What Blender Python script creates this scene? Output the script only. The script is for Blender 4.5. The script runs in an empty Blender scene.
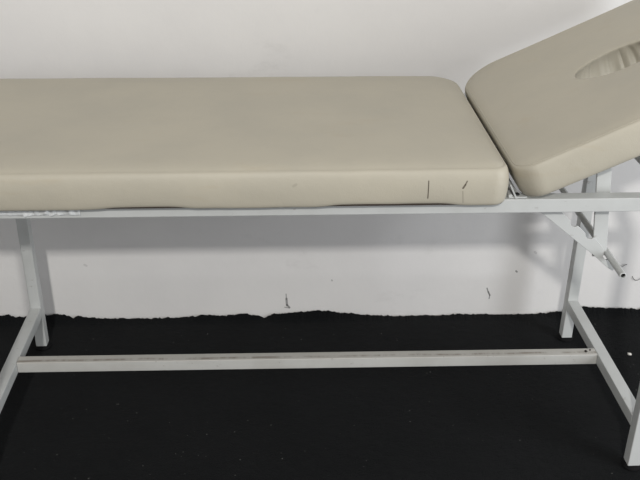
import bpy, bmesh, math, random
from mathutils import Vector, Matrix, noise
random.seed(7)
C = bpy.context.scene.collection
S = bpy.context.scene
pi = math.pi

# ------------------------------------------------------------------ camera
cam = bpy.data.cameras.new('camera')
cam.sensor_fit = 'HORIZONTAL'; cam.sensor_width = 36.0
cam.lens = 887.2358 * 36.0 / 640.0
cam.clip_start = 0.05
co = bpy.data.objects.new('camera', cam); C.objects.link(co)
rr = Vector((0.99894689, -0.04466402, 0.01049979)); uu = Vector((0.01118238, 0.45894961, 0.88839193)); ff = Vector((0.04449803, 0.88733893, -0.45896573))
m = Matrix.Identity(4)
for i in range(3):
    m[i][0] = rr[i]; m[i][1] = uu[i]; m[i][2] = -ff[i]
m.translation = Vector((-0.05092, -1.58320, 1.44359))
co.matrix_world = m
S.camera = co

# ------------------------------------------------------------------ world, lamps, exposure
W = bpy.data.worlds.new('world'); S.world = W; W.use_nodes = True
bg = W.node_tree.nodes['Background']
bg.inputs[0].default_value = (1.0, 0.985, 0.965, 1); bg.inputs[1].default_value = 0.44

def area(name, loc, target, power, sx, sy, col):
    l = bpy.data.lights.new(name, 'AREA'); l.shape = 'RECTANGLE'; l.size = sx; l.size_y = sy
    l.energy = power; l.color = col
    o = bpy.data.objects.new(name, l); C.objects.link(o); o.location = loc
    o.rotation_euler = (Vector(target) - Vector(loc)).to_track_quat('-Z', 'Y').to_euler()
    return o
area('ceiling_lamp', (-0.42, -4.15, 3.34), (0, 0.7, 0.4), 126, 0.24, 0.16, (1.0, 0.975, 0.93))
area('right_fill', (2.35, -1.3, 0.95), (0.0, -0.3, 0.4), 41, 1.0, 1.8, (0.93, 0.96, 1.0))  # soft fill added off to the right to brighten the lower wall

S.view_settings.view_transform = 'Standard'; S.view_settings.look = 'None'
S.view_settings.exposure = 0.0; S.view_settings.gamma = 1.0
S.view_settings.use_curve_mapping = False

# ------------------------------------------------------------------ material helpers
class NT:
    def __init__(s, name, rough=0.5, spec=0.5, metal=0.0):
        s.m = bpy.data.materials.new(name); s.m.use_nodes = True
        s.t = s.m.node_tree; s.b = s.t.nodes['Principled BSDF']
        s.b.inputs['Roughness'].default_value = rough
        s.b.inputs['Specular IOR Level'].default_value = spec
        s.b.inputs['Metallic'].default_value = metal
        s.tc = s.t.nodes.new('ShaderNodeTexCoord')
    def n(s, k, **kw):
        x = s.t.nodes.new(k)
        for a, v in kw.items(): setattr(x, a, v)
        return x
    def link(s, a, b): s.t.links.new(a, b)
    def val(s, sock, v):
        if hasattr(v, 'is_output'): s.link(v, sock)
        else: sock.default_value = v
    def math(s, op, a, b=0.0, c=0.0, clamp=False):
        x = s.n('ShaderNodeMath', operation=op, use_clamp=clamp)
        s.val(x.inputs[0], a); s.val(x.inputs[1], b); s.val(x.inputs[2], c)
        return x.outputs[0]
    def coords(s, scale=(1, 1, 1)):
        x = s.n('ShaderNodeMapping'); s.link(s.tc.outputs['Object'], x.inputs[0]); x.inputs[3].default_value = scale
        return x.outputs[0]
    def noise(s, scale, detail=3, rough=0.5, stretch=(1, 1, 1)):
        x = s.n('ShaderNodeTexNoise'); s.link(s.coords(stretch), x.inputs['Vector'])
        x.inputs['Scale'].default_value = scale; x.inputs['Detail'].default_value = detail; x.inputs['Roughness'].default_value = rough
        return x.outputs['Fac']
    def ramp(s, v, a, b):
        x = s.n('ShaderNodeMapRange', interpolation_type='SMOOTHSTEP'); s.val(x.inputs[0], v)
        x.inputs[1].default_value = a; x.inputs[2].default_value = b
        return x.outputs[0]
    def mix(s, f, a, b):
        x = s.n('ShaderNodeMix', data_type='RGBA'); s.val(x.inputs[0], f)
        s.val(x.inputs[6], a); s.val(x.inputs[7], b)
        return x.outputs[2]
    def color(s, c): s.val(s.b.inputs['Base Color'], c); return s
    def bump(s, h, strength=0.3, dist=0.01):
        x = s.n('ShaderNodeBump'); x.inputs['Strength'].default_value = strength; x.inputs['Distance'].default_value = dist
        s.link(h, x.inputs['Height']); s.link(x.outputs[0], s.b.inputs['Normal'])
    def seg(s, a, b, w, soft=0.001, axes='XZ', lim=None):
        # a mark of its own shape: distance to the segment a-b in the plane of the surface
        sp = s.n('ShaderNodeSeparateXYZ'); s.link(s.tc.outputs['Object'], sp.inputs[0])
        u, v = sp.outputs[axes[0]], sp.outputs[axes[1]]
        bx, by = b[0] - a[0], b[1] - a[1]; L = bx * bx + by * by
        pu = s.math('SUBTRACT', u, a[0]); pv = s.math('SUBTRACT', v, a[1])
        h = s.math('DIVIDE', s.math('ADD', s.math('MULTIPLY', pu, bx), s.math('MULTIPLY', pv, by)), L, clamp=True)
        du = s.math('SUBTRACT', pu, s.math('MULTIPLY', h, bx)); dv = s.math('SUBTRACT', pv, s.math('MULTIPLY', h, by))
        d = s.math('SQRT', s.math('ADD', s.math('MULTIPLY', du, du), s.math('MULTIPLY', dv, dv)))
        k = s.math('SUBTRACT', 1.0, s.ramp(d, w, w + soft))
        if lim:
            g = s.math(lim[0], sp.outputs[lim[1]], lim[2]); k = s.math('MULTIPLY', k, g)
        return k

def rgb(r, g, b): return (r, g, b, 1)

# painted wall
w = NT('wall_paint', 0.7, 0.25)
c = w.mix(w.ramp(w.noise(1.6, 5, .6), .35, .7), rgb(.735, .725, .715), rgb(.685, .675, .67))
c = w.mix(w.math('MULTIPLY', w.ramp(w.noise(4.5, 6, .65, (1, 1, 1.7)), .60, .78), .35), c, rgb(.48, .47, .46))
for a, b, wd, k in (((-.036, .082), (-.035, .062), .0012, .55), ((-.035, .066), (-.0335, .042), .003, .6), ((-.034, .045), (-.026, .035), .002, .7), ((-.040, .036), (-.026, .033), .0012, .6),
                    ((.569, .093), (.574, .080), .0012, .75), ((.574, .080), (.580, .068), .0018, .8), ((.580, .068), (.579, .056), .001, .7),
                    ((.651, .151), (.654, .148), .002, .7), ((.10, .128), (.101, .126), .002, .4),
                    ((-.62, .19), (-.615, .187), .003, .2), ((.70, .215), (.704, .211), .003, .25)):
    c = w.mix(w.math('MULTIPLY', w.seg(a, b, wd), k), c, rgb(.05, .05, .05))
c = w.mix(w.math('MULTIPLY', w.seg((.46, .985), (.56, .99), .004, .03), .22), c, rgb(.4, .39, .38))
w.color(c); w.bump(w.noise(30, 5, .6), .18, .004)
M_wall = w.m

# leatherette, with the cuts in the front side
def leather(name, marks=()):
    l = NT(name, 0.52, 0.4)
    c = l.mix(l.ramp(l.noise(5, 4, .6), .3, .75), rgb(.455, .422, .342), rgb(.42, .392, .322))
    c = l.mix(l.math('MULTIPLY', l.ramp(l.noise(14, 5, .6, (.4, 1, 2)), .58, .75), .35), c, rgb(.42, .36, .26))
    for a, b, wd, k in marks:
        c = l.mix(l.math('MULTIPLY', l.seg(a, b, wd, .0012, lim=('LESS_THAN', 'Y', .01)), k), c, rgb(.06, .045, .03))
    l.color(c)
    v = l.n('ShaderNodeTexVoronoi'); l.link(l.coords(), v.inputs['Vector']); v.inputs['Scale'].default_value = 420
    h = l.math('ADD', l.math('MULTIPLY', v.outputs['Distance'], .06), l.math('MULTIPLY', l.noise(9, 4, .6), .9))
    l.bump(h, .22, .012)
    return l.m
M_seat = leather('beige_leatherette', (((.2345, .765), (.235, .729), .0005, .9), ((.309, .764), (.306, .757), .0007, .8), ((.306, .757), (.302, .750), .0012, .85),
                                       ((.302, .743), (.305, .718), .0006, .3), ((-.02, .76), (-.025, .757), .002, .15)))
M_head = leather('beige_leatherette_headrest')

def paint(name, base=(.535, .548, .542), dirt=.5, worn=.62):
    p = NT(name, 0.38, 0.5)
    c = p.mix(p.ramp(p.noise(7, 4, .6), .35, .7), rgb(*base), rgb(base[0] * .9, base[1] * .9, base[2] * .89))
    c = p.mix(p.math('MULTIPLY', p.ramp(p.noise(60, 6, .7, (.5, 1, 1)), worn, worn + .1), dirt), c, rgb(.16, .13, .10))
    p.color(c); p.bump(p.noise(45, 4, .6), .12, .002)
    return p.m
M_paint = paint('white_frame_paint')
# the stretcher carries a brown dusty wear line along its top face
p = NT('worn_frame_paint', 0.42, 0.45)
c = p.mix(p.ramp(p.noise(7, 4, .6), .35, .7), rgb(.52, .52, .50), rgb(.46, .455, .43))
sp = p.n('ShaderNodeSeparateXYZ'); p.link(p.tc.outputs['Object'], sp.inputs[0])
topm = p.math('GREATER_THAN', sp.outputs['Z'], .139)
edge = p.math('ABSOLUTE', p.math('SUBTRACT', sp.outputs['Y'], p.math('ADD', .284, p.math('MULTIPLY', p.noise(6, 2, .5, (1, 0, 0)), .012))))
line = p.math('SUBTRACT', 1.0, p.ramp(edge, .0015, .006))
patch = p.ramp(p.noise(9, 6, .75, (1, .2, 0)), .42, .6)
wm = p.math('MULTIPLY', p.math('MULTIPLY', line, patch), topm)
c = p.mix(p.math('MULTIPLY', wm, .85), c, rgb(.13, .10, .075))
c = p.mix(p.math('MULTIPLY', topm, .35), c, rgb(.40, .37, .32))
c = p.mix(p.math('MULTIPLY', p.ramp(p.noise(70, 6, .7), .63, .7), .6), c, rgb(.14, .11, .09))
p.color(c); p.bump(p.noise(45, 4, .6), .15, .002)
M_worn = p.m
M_tube = paint('grey_tube', (.42, .43, .43), .4, .6)

def plain(name, col, rough=.6, spec=.4, metal=0):
    p = NT(name, rough, spec, metal)
    p.color(p.mix(p.noise(25, 4, .6), rgb(*col), rgb(*[x * .8 for x in col])))
    p.bump(p.noise(120, 3), .1, .001)
    return p.m
M_rubber = plain('black_rubber', (.006, .006, .0065), .85, .15)
M_hole = plain('dark_bore', (.01, .01, .01), .9, .1)
M_ply = plain('dark_plywood', (.05, .036, .028), .7, .3)
M_screw = plain('black_screw', (.03, .03, .03), .4, .5, .6)
M_steel = plain('zinc_steel', (.42, .42, .41), .35, .5, .8)
M_scrap = plain('paper_scrap', (.75, .73, .68), .7, .3)
M_grit = plain('dark_grit', (.035, .03, .025), .8, .3)
M_floor = plain('cement_floor', (.30, .29, .28), .8, .3)
M_wire = plain('thin_dark_wire', (.10, .10, .10), .5, .4, .3)
pw = NT('clear_plastic', .12, .6); pw.color(rgb(.82, .84, .85)); pw.b.inputs['Alpha'].default_value = .6
pw.bump(pw.noise(90, 3), .6, .003); M_plastic = pw.m

k = NT('black_carpet_pile', .95, .12)
c = k.mix(k.ramp(k.noise(3.2, 5, .7), .3, .75), rgb(.0038, .0045, .0052), rgb(.0065, .0072, .008))
c = k.mix(k.math('MULTIPLY', k.ramp(k.noise(260, 3, .7), .56, .72), .6), c, rgb(.018, .018, .018))
k.color(c)
k.b.inputs['Sheen Weight'].default_value = .02; k.b.inputs['Sheen Roughness'].default_value = .5
k.bump(k.math('ADD', k.noise(320, 3, .7), k.math('MULTIPLY', k.noise(40, 4, .6), 1.2)), .8, .006)
M_carpet = k.m

# ------------------------------------------------------------------ mesh helpers
def obj(name, bm, mats, parent=None, smooth=False):
    bmesh.ops.recalc_face_normals(bm, faces=bm.faces)
    me = bpy.data.meshes.new(name); bm.to_mesh(me); bm.free()
    for x in (mats if isinstance(mats, (list, tuple)) else [mats]): me.materials.append(x)
    if smooth:
        for f in me.polygons: f.use_smooth = True
    o = bpy.data.objects.new(name, me); C.objects.link(o)
    if parent: o.parent = parent
    return o
def bevel(o, wdt=.002, seg=2, ang=.6):
    b = o.modifiers.new('bevel', 'BEVEL'); b.width = wdt; b.segments = seg; b.limit_method = 'ANGLE'; b.angle_limit = ang
    for f in o.data.polygons: f.use_smooth = True
    n = o.modifiers.new('wn', 'WEIGHTED_NORMAL')
    return o
def box(bm, x0, x1, y0, y1, z0, z1):
    vs = [bm.verts.new(q) for q in ((x0, y0, z0), (x1, y0, z0), (x1, y1, z0), (x0, y1, z0), (x0, y0, z1), (x1, y0, z1), (x1, y1, z1), (x0, y1, z1))]
    for f in ((0, 3, 2, 1), (4, 5, 6, 7), (0, 1, 5, 4), (1, 2, 6, 5), (2, 3, 7, 6), (3, 0, 4, 7)): bm.faces.new([vs[i] for i in f])
    return vs
def boxes(*bs):
    bm = bmesh.new()
    for b in bs: box(bm, *b)
    return bm
def obox(bm, a, b, side, up, ws, wu):
    # box tube along a-b
    a, b = Vector(a), Vector(b); s = Vector(side).normalized() * ws / 2; u = Vector(up).normalized() * wu / 2
    vs = [bm.verts.new(q) for q in (a - s - u, a + s - u, a + s + u, a - s + u, b - s - u, b + s - u, b + s + u, b - s + u)]
    for f in ((0, 3, 2, 1), (4, 5, 6, 7), (0, 1, 5, 4), (1, 2, 6, 5), (2, 3, 7, 6), (3, 0, 4, 7)): bm.faces.new([vs[i] for i in f])
def rings(bm, rs, closed=False, cap=True, mat=0):
    vr = [[bm.verts.new(q) for q in r] for r in rs]; n = len(vr[0])
    pairs = list(zip(vr, vr[1:])) + ([(vr[-1], vr[0])] if closed else [])
    for a, b in pairs:
        for i in range(n):
            f = bm.faces.new((a[i], a[(i + 1) % n], b[(i + 1) % n], b[i])); f.material_index = mat
    if cap and not closed:
        bm.faces.new(vr[0][::-1]); bm.faces.new(vr[-1])
    return vr
def tube(bm, pts, r, n=14, bore=None):
    P = [Vector(q) for q in pts]; rs = []
    up = Vector((0, 0, 1))
    for i, q in enumerate(P):
        t = (P[min(i + 1, len(P) - 1)] - P[max(i - 1, 0)]).normalized()
        s = t.cross(up if abs(t.z) < .9 else Vector((1, 0, 0))).normalized(); v = s.cross(t)
        rs.append([q + s * math.cos(2 * pi * j / n) * r + v * math.sin(2 * pi * j / n) * r for j in range(n)])
    rings(bm, rs)
def lathe(bm, cx, cy, prof, n=28):
    rings(bm, [[(cx + r * math.cos(2 * pi * j / n), cy + r * math.sin(2 * pi * j / n), z) for j in range(n)] for r, z in prof])
def prism(bm, pts, y0, y1):
    a = [bm.verts.new((x, y0, z)) for x, z in pts]; b = [bm.verts.new((x, y1, z)) for x, z in pts]
    bm.faces.new(a); bm.faces.new(b[::-1]); n = len(pts)
    for i in range(n): bm.faces.new((a[i], b[i], b[(i + 1) % n], a[(i + 1) % n]))

# ------------------------------------------------------------------ setting
o = obj('wall_back', boxes((-2.2, 2.4, .70, .82, -.02, 2.4)), M_wall); o['kind'] = 'structure'
o = obj('floor', boxes((-2.2, 2.4, -2.4, .70, -.05, 0)), M_floor); o['kind'] = 'structure'

# ------------------------------------------------------------------ carpet: laid on the floor, its raw far edge turned up along the wall
EDGE = [(-2.2, .02), (-1.3, .03), (-1.0, .018), (-0.885, 0.025), (-0.864, 0.029), (-0.85, 0.024), (-0.818, 0.02), (-0.744, 0.026), (-0.708, 0.029), (-0.683, 0.021), (-0.672, 0.014), (-0.653, 0.021), (-0.622, 0.015), (-0.593, 0.011), (-0.48, .0095), (-0.352, 0.0105), (-0.313, 0.015), (-0.277, 0.019), (-0.22, 0.014), (-0.163, 0.02), (-0.127, 0.015), (-0.1, 0.006), (-0.073, 0.019), (-0.004, 0.023), (0.063, 0.027), (0.157, 0.017), (0.215, 0.009), (0.31, 0.0035), (0.346, 0.005), (0.38, .006), (0.414, 0.003), (0.481, 0.008), (0.539, 0.006), (0.6, .0035), (0.679, 0.004), (0.725, 0.005), (0.801, 0.012), (0.873, 0.027), (0.955, 0.022), (1.049, 0.017), (1.4, .02), (2.4, .02)]
def edge_z(x):
    for (a, za), (b, zb) in zip(EDGE, EDGE[1:]):
        if a <= x <= b:
            t = (x - a) / (b - a); t = t * t * (3 - 2 * t)
            return za + (zb - za) * t
    return .02
TH = .0025   # carpet face above the floor; the table glides stand on it
bm = bmesh.new()
xs = [-2.2 + i * .1 for i in range(12)] + [-1.1 + i * .004 for i in range(601)] + [1.4 + i * .1 for i in range(1, 11)]
rows = []
for x in xs:
    ez = edge_z(x) + .0045 * noise.noise(Vector((x * 60, 0, 3))) + .0042 * noise.noise(Vector((x * 160, 2, 0)))
    ez = max(ez, TH + .0004)
    yb = .690 + .003 * noise.noise(Vector((x * 8, 5, 0)))
    col = [(x, -2.4, TH)]
    for y in (-1.2, -.5, 0, .3, .5, .6, .64): col.append((x, y, TH))
    for t in (.15, .35, .6, .85, 1.0):
        col.append((x, .655 + (yb - .655) * t, TH + (ez - TH) * t ** 2.2))
    col += [(x, yb + .004, ez - .0012), (x, yb + .0055, max(ez - .008, .0006)), (x, yb + .0055, .0004), (x, -2.4, .0004)]
    rows.append([bm.verts.new(q) for q in col])
n = len(rows[0])
for a, b in zip(rows, rows[1:]):
    for i in range(n): bm.faces.new((a[i], a[(i + 1) % n], b[(i + 1) % n], b[i]))
bm.faces.new(rows[0]); bm.faces.new(rows[-1][::-1])
cp = obj('carpet', bm, M_carpet, smooth=False)
cp['label'] = 'black pile carpet covering the floor, its ragged edge turned up along the white wall'; cp['category'] = 'carpet'

# ------------------------------------------------------------------ the treatment table
T = bpy.data.objects.new('treatment_table', None); C.objects.link(T)
T.location = (0, 0, 0)
T['label'] = 'cream padded treatment table on white metal frame, raised headrest with face hole'; T['category'] = 'treatment table'
XL, XR = -.7307, .7779; h = .015; YB = .5591; ZR = .6812; ZT = ZR + .03
B0 = .0135   # bottom of the steel legs, above the rubber glides

# rails
bm = bmesh.new(); box(bm, XL - .07, XR + h, 0, .03, ZR, ZT)
for v in bm.verts: v.co.z -= .0034 if v.co.x < 0 else 0
bevel(obj('side_rail', bm, M_paint, T))
bevel(obj('side_rail', boxes((XL - .07, XR + h, YB - h, YB + h, ZR, ZT)), M_paint, T))
for x0, x1 in ((XL - .07, XL - .04), (-.02, .01), (.400, .430), (XR - h, XR + h)):  # unseen rail under the headrest hinge is added to block lamp light
    bevel(obj('cross_rail', boxes((x0, x1, .03, YB - h, ZR, ZT)), M_paint, T))
# legs with rubber glides
for x in (XL, XR):
    for y in (.015, YB):
        lg = bevel(obj('leg', boxes((x - h, x + h, y - h, y + h, B0, ZR)), M_paint, T))
        bm = bmesh.new()
        lathe(bm, x, y, [(.018, TH), (.0225, TH + .001), (.0235, TH + .004), (.0215, TH + .007), (.0185, TH + .0095), (.0185, B0)])
        bevel(obj('rubber_foot', bm, M_rubber, lg), .0008)
# side bars and stretcher
ZB = .1101; YS = .2778
for x in (XL, XR):
    bevel(obj('side_bar', boxes((x - h, x + h, .03, YB - h, ZB, ZB + .03)), M_paint, T))
bm = bmesh.new(); obox(bm, (XL + h, YS + .019, .1265), (XR - h, YS + .015, .1245), (0, 1, 0), (0, 0, 1), .03, .03)
bevel(obj('stretcher', bm, M_worn, T))
# ---- cushions
def rrect(x0, x1, y0, y1, radii, inset=0.0, n=240):
    # rounded rectangle, radii (front-left, front-right, back-right, back-left), points evenly spread
    x0 += inset; x1 -= inset; y0 += inset; y1 -= inset
    R = [max(r - inset, .006) for r in radii]
    mx = min(x1 - x0, y1 - y0) / 2 - .0005
    R = [min(r, mx) for r in R]
    cs = [((x0 + R[0], y0 + R[0]), pi, R[0]), ((x1 - R[1], y0 + R[1]), 1.5 * pi, R[1]), ((x1 - R[2], y1 - R[2]), 0, R[2]), ((x0 + R[3], y1 - R[3]), .5 * pi, R[3])]
    # fixed share of points for each corner/side keeps the rings aligned
    out = []
    nc = 14
    L = x1 - x0; Wd = y1 - y0
    sides = [int((n - 4 * nc) / 2 * .74), int((n - 4 * nc) / 2 * .26)]
    for i, (cc, a0, r) in enumerate(cs):
        arc = [(cc[0] + r * math.cos(a0 + j / nc * pi / 2), cc[1] + r * math.sin(a0 + j / nc * pi / 2)) for j in range(nc + 1)]
        out += arc
        c2, a2, r2 = cs[(i + 1) % 4]
        nx = (c2[0] + r2 * math.cos(a2), c2[1] + r2 * math.sin(a2)); k = sides[i % 2]
        for j in range(1, k): t = j / k; out.append((arc[-1][0] + (nx[0] - arc[-1][0]) * t, arc[-1][1] + (nx[1] - arc[-1][1]) * t))
    return out

MX0, MX1, MY0, MY1 = -.86, .397, -.030, .592
RAD = (.05, .035, .075, .05)
def mattress():
    bm = bmesh.new(); rs = []
    prof = [(.09, .7165), (.04, .7150), (.022, .7120), (.010, .7085), (.003, .7100), (.0005, .7180), (-.0015, .7350), (-.002, .753), (0, .769), (.003, .779), (.006, .7835),
            (.0085, .7855), (.0105, .7845), (.014, .7865), (.022, .7905), (.04, .7945), (.07, .797), (.11, .7985), (.16, .7993), (.21, .7995), (.25, .7995), (.29, .7995)]
    for q, (ins, z) in enumerate(prof):
        r = rrect(MX0, MX1, MY0, MY1, RAD, ins + (0 if ins > 0 else 0))
        pts = []
        for i, (x, y) in enumerate(r):
            zz = z
            if q <= 5:       # the tucked lower lip lifts a little in two places
                lift = 0
                for a, b in ((-.40, -.22), (.03, .30)):
                    if a < x < b and y < .1: lift = max(lift, min(1, (x - a) / .03, (b - x) / .03))
                zz += .005 * lift * (1 if q < 5 else .5)
                zz += .0008 * noise.noise(Vector((x * 22, y * 22, 1)))
            if q >= 13: zz += .0016 * noise.noise(Vector((x * 5, y * 5, 2)))
            if 5 <= q <= 9:
                d = .0018 * noise.noise(Vector((x * 9, z * 12, y * 9)))
                y += d if y < .28 else -d
            if q in (10, 11, 12): zz += .0010 * noise.noise(Vector((x * 7, y * 7, 7)))
            zz -= (.0035 if q >= 8 else .003) * min(1, max(0, (.25 - x) / .85))
            pts.append((x, y, zz))
        rs.append(pts)
    vr = rings(bm, rs, cap=False)
    bm.faces.new(vr[0][::-1])
    L = vr[-1]; n = len(L); xm = min(range(n), key=lambda i: (round(L[i].co.x, 4), abs(L[i].co.y - .281)))
    for i in range(n // 2 - 1):      # close the crown with strips running front to back
        q = [L[(xm + i) % n], L[(xm + i + 1) % n], L[(xm - 2 - i) % n], L[(xm - 1 - i) % n]]
        bm.faces.new(q)
    o = obj('mattress', bm, M_seat, T, True)
    s = o.modifiers.new('sub', 'SUBSURF'); s.levels = 1; s.render_levels = 1
    return o
mat_o = mattress()
# seam cord running round the top edge
bm = bmesh.new()
cord = rrect(MX0, MX1, MY0, MY1, RAD, .0098)
rs = []
for i, (x, y) in enumerate(cord):
    a = Vector(cord[i - 1]); b = Vector(cord[(i + 1) % len(cord)]); t = (b - a); t = Vector((t.x, t.y, 0))
    t = t.normalized() if t.length > 0 else Vector((1, 0, 0)); nrm = Vector((t.y, -t.x, 0))
    zc = .7846 + .0010 * noise.noise(Vector((x * 7, y * 7, 7))) - .0035 * min(1, max(0, (.25 - x) / .85))
    rs.append([Vector((x, y, zc)) + nrm * math.cos(j * pi / 3) * .0011 + Vector((0, 0, 1)) * math.sin(j * pi / 3) * .0011 for j in range(6)])
rings(bm, rs, closed=True)
obj('piping', bm, M_seat, mat_o, True)
bm = bmesh.new(); box(bm, MX0 + .03, MX1 - .022, -.0245, YB + h, ZT, ZT + .006)
for v in bm.verts: v.co.z -= .0028 if v.co.x < 0 else 0
bevel(obj('plywood_base', bm, M_ply, T), .001)

# headrest in its own tilted frame
ANG = math.radians(25)
HA = Vector((.448, 0, .801)); EX = Vector((math.cos(ANG), 0, math.sin(ANG))); EN = Vector((-math.sin(ANG), 0, math.cos(ANG)))
def hp(s, y, t): q = HA + EX * s + EN * t; return Vector((q.x, y, q.z))
HS0, HS1, HY0, HY1 = -.052, .50, -.030, .590
HR = (.048, .06, .09, .105)
def angs(pts, c):
    return pts
def headrest():
    bm = bmesh.new(); cx, cy, ea, eb = .266, .276, .099, .060
    base = rrect(HS0, HS1, HY0, HY1, HR, 0)
    th = [math.atan2((y - cy) / eb, (x - cx) / ea) for x, y in base]
    prof = [(.05, -.0745), (.014, -.0745), (.004, -.0725), (0, -.064), (-.002, -.045), (-.002, -.025), (-.001, -.0085), (.002, -.002), (.0055, .0005), (.008, -.0005), (.0115, .0015), (.02, .0045), (.035, .0065)]
    rs = []
    for q, (ins, t) in enumerate(prof):
        r = rrect(HS0, HS1, HY0, HY1, HR, ins)
        rs.append([hp(x, y + (.0015 * noise.noise(Vector((x * 10, t * 12, 3))) if 3 <= q <= 7 and y < .28 else 0), t + (.0012 * noise.noise(Vector((x * 8, y * 8, 4))) if q > 6 else 0)) for x, y in r])
    last = rrect(HS0, HS1, HY0, HY1, HR, .035)
    def hole(k, t, grow=0.0, pleat=0.0):
        out = []
        for i, a in enumerate(th):
            g = 1 + grow
            wv = pleat * (.6 * noise.noise(Vector((a * 7, t * 6, 0))) + .5 * abs(math.sin(a * 11 + .8 * math.sin(a * 5))))
            out.append((cx + ea * g * math.cos(a) - wv * math.cos(a), cy + eb * g * math.sin(a) - wv * math.sin(a)))
        return out
    for f in (.2, .4, .6, .78, .92):
        e = hole(0, 0, .10)
        t = .0065 + .0022 * math.sin(pi * f) - .0015 * f ** 6
        rs.append([hp(a[0] + (b[0] - a[0]) * f, a[1] + (b[1] - a[1]) * f, t + .0012 * noise.noise(Vector((a[0] * 8, a[1] * 8, f * 2)))) for a, b in zip(last, e)])
    for g, t, pl in ((.025, .0058, .0), (.0, .0035, .001), (.02, -.001, .003), (.14, -.010, .010), (.24, -.026, .015), (.28, -.045, .014), (.26, -.062, .008), (.2, -.073, 0)):
        rs.append([hp(x, y, t) for x, y in hole(0, t, g, pl)])
    e = hole(0, 0, .1); l2 = rrect(HS0, HS1, HY0, HY1, HR, .05)
    for f in (.2, .6):
        rs.append([hp(b[0] + (a[0] - b[0]) * f, b[1] + (a[1] - b[1]) * f, -.0745) for a, b in zip(l2, e)])
    rings(bm, rs, closed=True)
    o = obj('headrest', bm, M_head, T, True)
    s = o.modifiers.new('sub', 'SUBSURF'); s.levels = 1; s.render_levels = 1
    return o
hd = headrest()
bm = bmesh.new(); cord = rrect(HS0, HS1, HY0, HY1, HR, .007); rs = []
for i, (x, y) in enumerate(cord):
    a = hp(*cord[i - 1], 0); b = hp(*cord[(i + 1) % len(cord)], 0); t = (b - a).normalized(); nrm = t.cross(EN)
    rs.append([hp(x, y, .0003 + .0012 * noise.noise(Vector((x * 8, y * 8, 4)))) + nrm * math.cos(j * pi / 3) * .0012 + EN * math.sin(j * pi / 3) * .0012 for j in range(6)])
rings(bm, rs, closed=True)
obj('piping', bm, M_head, hd, True)

# board under the headrest, with hinges to the rails
bm = bmesh.new()
pts = []
a = hp(.03, 0, -.0745); b = hp(.42, 0, -.0745)
obox(bm, (a.x, .035, a.z - .0035), (b.x, .035, b.z - .0035), (0, 1, 0), EN, .03, .006)
bevel(obj('headrest_bracket', bm, M_paint, T), .001)
bm = bmesh.new(); obox(bm, (a.x, .525, a.z - .0035), (b.x, .525, b.z - .0035), (0, 1, 0), EN, .03, .006)
bevel(obj('headrest_bracket', bm, M_paint, T), .001)
for y in (.014, YB):
    bm = bmesh.new()
    obox(bm, (.4185, y, ZT), (.4035, y, ZT + .030), (0, 1, 0), (1, 0, .3), .026, .0035)
    obox(bm, (.403, y, ZT + .0015), (.440, y, ZT + .0015), (0, 1, 0), (0, 0, 1), .020, .003)
    tube(bm, [(.4065, y - .011, ZT + .005), (.4065, y + .011, ZT + .005)], .004, 12)
    hg = bevel(obj('hinge', bm, M_paint, T), .0006)
    bm = bmesh.new(); lathe(bm, .422, y, [(.0045, ZT + .003), (.0055, ZT + .0045), (.004, ZT + .0065)], 12)
    obj('screw', bm, M_screw, hg, True)

# ratchet plates, support posts and the crossbar
PL = [(.478, .668), (.530, .668), (.545, .646), (.5465, .639), (.549, .634), (.556, .6315), (.562, .634), (.567, .631), (.581, .617), (.583, .609), (.588, .604), (.595, .603), (.600, .606),
      (.6045, .6045), (.620, .587), (.626, .578), (.6265, .562), (.634, .553), (.646, .557), (.655, .549), (.661, .538), (.653, .527), (.640, .535), (.610, .562)]
PL[0:2] = [(.463, ZR), (.512, ZR), (.528, .6635)]
for y0, y1 in ((.031, .036), (YB - h - .006, YB - h - .001)):
    bm = bmesh.new(); q = [(x, z) for x, z in PL]; prism(bm, q, y0, y1)
    bevel(obj('ratchet_plate', bm, M_paint, T), .0008)
PX, PZ = .6385, .5650
for y in (.0425, YB - h - .012):
    bm = bmesh.new()
    d = (Vector((.611, 0, .779)) - Vector((.634, 0, .563))).normalized()
    top = Vector((.600, y, .776)); bot = Vector((.6225, y, .5585))
    obox(bm, bot, top, (1, 0, .11), (0, 1, 0), .030, .006)
    bevel(obj('support_post', bm, M_paint, T), .0015)
bm = bmesh.new()
N = 18
def ring(r, y): return [(PX + r * math.cos(2 * pi * j / N), y, PZ + r * math.sin(2 * pi * j / N)) for j in range(N)]
vr = rings(bm, [ring(.0072, -.056), ring(.0072, YB - h + .02)], cap=False)
rings(bm, [ring(.0072, -.056), ring(.0050, -.0565), ring(.0050, -.02)], cap=False)
bm.faces.new([bm.verts.new(q) for q in ring(.0050, -.02)])
bm.faces.new([bm.verts.new(q) for q in ring(.0072, YB - h + .02)])
bmesh.ops.remove_doubles(bm, verts=bm.verts, dist=1e-5)
cb = obj('crossbar', bm, M_paint, T, True)
e = cb.modifiers.new('es', 'EDGE_SPLIT'); e.split_angle = .6
bm = bmesh.new(); rings(bm, [ring(.0048, -.053), ring(.0048, -.021)]); obj('bore', bm, M_hole, cb)

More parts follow.
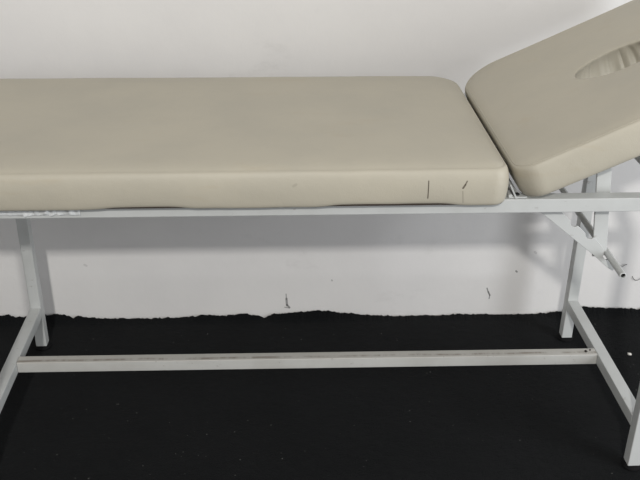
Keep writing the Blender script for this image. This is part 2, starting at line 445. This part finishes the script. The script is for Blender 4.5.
# torn clear plastic left on the front rail
bm = bmesh.new(); g = []
for i in range(60):
    x = -.60 + i * .0027; row = []
    for j in range(5):
        z = .7063 - j * .0058
        if j == 4: z += .006 * abs(noise.noise(Vector((x * 40, 0, 9)))) + .002
        y = -.0014 - .0018 * abs(noise.noise(Vector((x * 70, z * 70, 0)))) - (.012 * max(0, noise.noise(Vector((x * 90, z * 150, 4)))) if i > 18 else 0)
        row.append(bm.verts.new((x, y, z)))
    g.append(row)
for a, b in zip(g, g[1:]):
    for j in range(4): bm.faces.new((a[j], b[j], b[j + 1], a[j + 1]))
pl = obj('plastic_wrap_remnant', bm, M_plastic, T, True)
sm = pl.modifiers.new('solid', 'SOLIDIFY'); sm.thickness = .0003
pl['label'] = 'torn clear plastic film stuck to the rail'

# ------------------------------------------------------------------ small loose things
def crumb(name, loc, size, mat, seed, label, cat):
    bm = bmesh.new(); bmesh.ops.create_icosphere(bm, subdivisions=3, radius=1)
    for v in bm.verts:
        q = v.co.copy(); d = 1 + .45 * noise.noise(q * 1.6 + Vector((seed, 0, 0)))
        v.co = Vector((q.x * size[0], q.y * size[1], max(q.z, -.8) * size[2])) * d
    zmin = min(v.co.z for v in bm.verts)
    for v in bm.verts: v.co.z -= zmin
    o = obj(name, bm, mat, None, True); o.location = loc; o['label'] = label; o['category'] = cat
    return o
o = crumb('paper_scrap', (.938, .470, TH), (.0062, .0042, .0028), M_scrap, 3.1, 'small white crumpled scrap lying on the black carpet outside the right frame', 'scrap'); o.rotation_euler.z = -.5
o = crumb('dirt_crumb', (.735, .2905, .1396), (.0036, .003, .0028), M_grit, 1.3, 'larger dark dirt crumb on the stretcher beside the right side bar', 'crumb')
o = crumb('dirt_crumb', (.748, .297, .1396), (.0022, .002, .002), M_grit, 5.3, 'smaller dark dirt crumb between the larger crumb and the right side bar', 'crumb')
# two thin bits of wire standing out of the wall behind the crossbar end
def wire(pts, label):
    bm = bmesh.new(); tube(bm, pts, .0009, 8); o = obj('wire_stub', bm, M_wire, None, True); o['label'] = label; o['category'] = 'wire'
wire([(.966, .7005, .160), (.968, .696, .161), (.972, .694, .167), (.979, .695, .1705), (.984, .697, .170)], 'thin curved wire end on the white wall just above the open crossbar tip')
wire([(1.008, .7005, .128), (1.011, .695, .122), (1.018, .694, .116), (1.026, .695, .117), (1.035, .696, .123), (1.048, .697, .124)], 'thin bent wire on the white wall at the right, lower of two')
# lint on the carpet: countless specks
bm = bmesh.new()
for i in range(150):
    x = random.uniform(-.72, 1.0); y = random.uniform(-.1, .64); s = random.uniform(.0004, .0011)
    if random.random() < .04: s *= 1.5
    if abs(x - XL) < .05 or abs(x - XR) < .05: continue
    c0 = Vector((x, y, TH + s * .4)); a = random.uniform(0, pi)
    mtx = Matrix.Translation(c0) @ Matrix.Rotation(a, 4, 'Z') @ Matrix.Diagonal((s * random.uniform(1, 2), s, s * .6, 1))
    bmesh.ops.create_icosphere(bm, subdivisions=1, radius=1, matrix=mtx)
lint = obj('lint', bm, plain('pale_lint', (.22, .22, .21), .9, .1)); lint['kind'] = 'stuff'
lint['label'] = 'tiny pale lint specks scattered over the black carpet'; lint['category'] = 'lint'
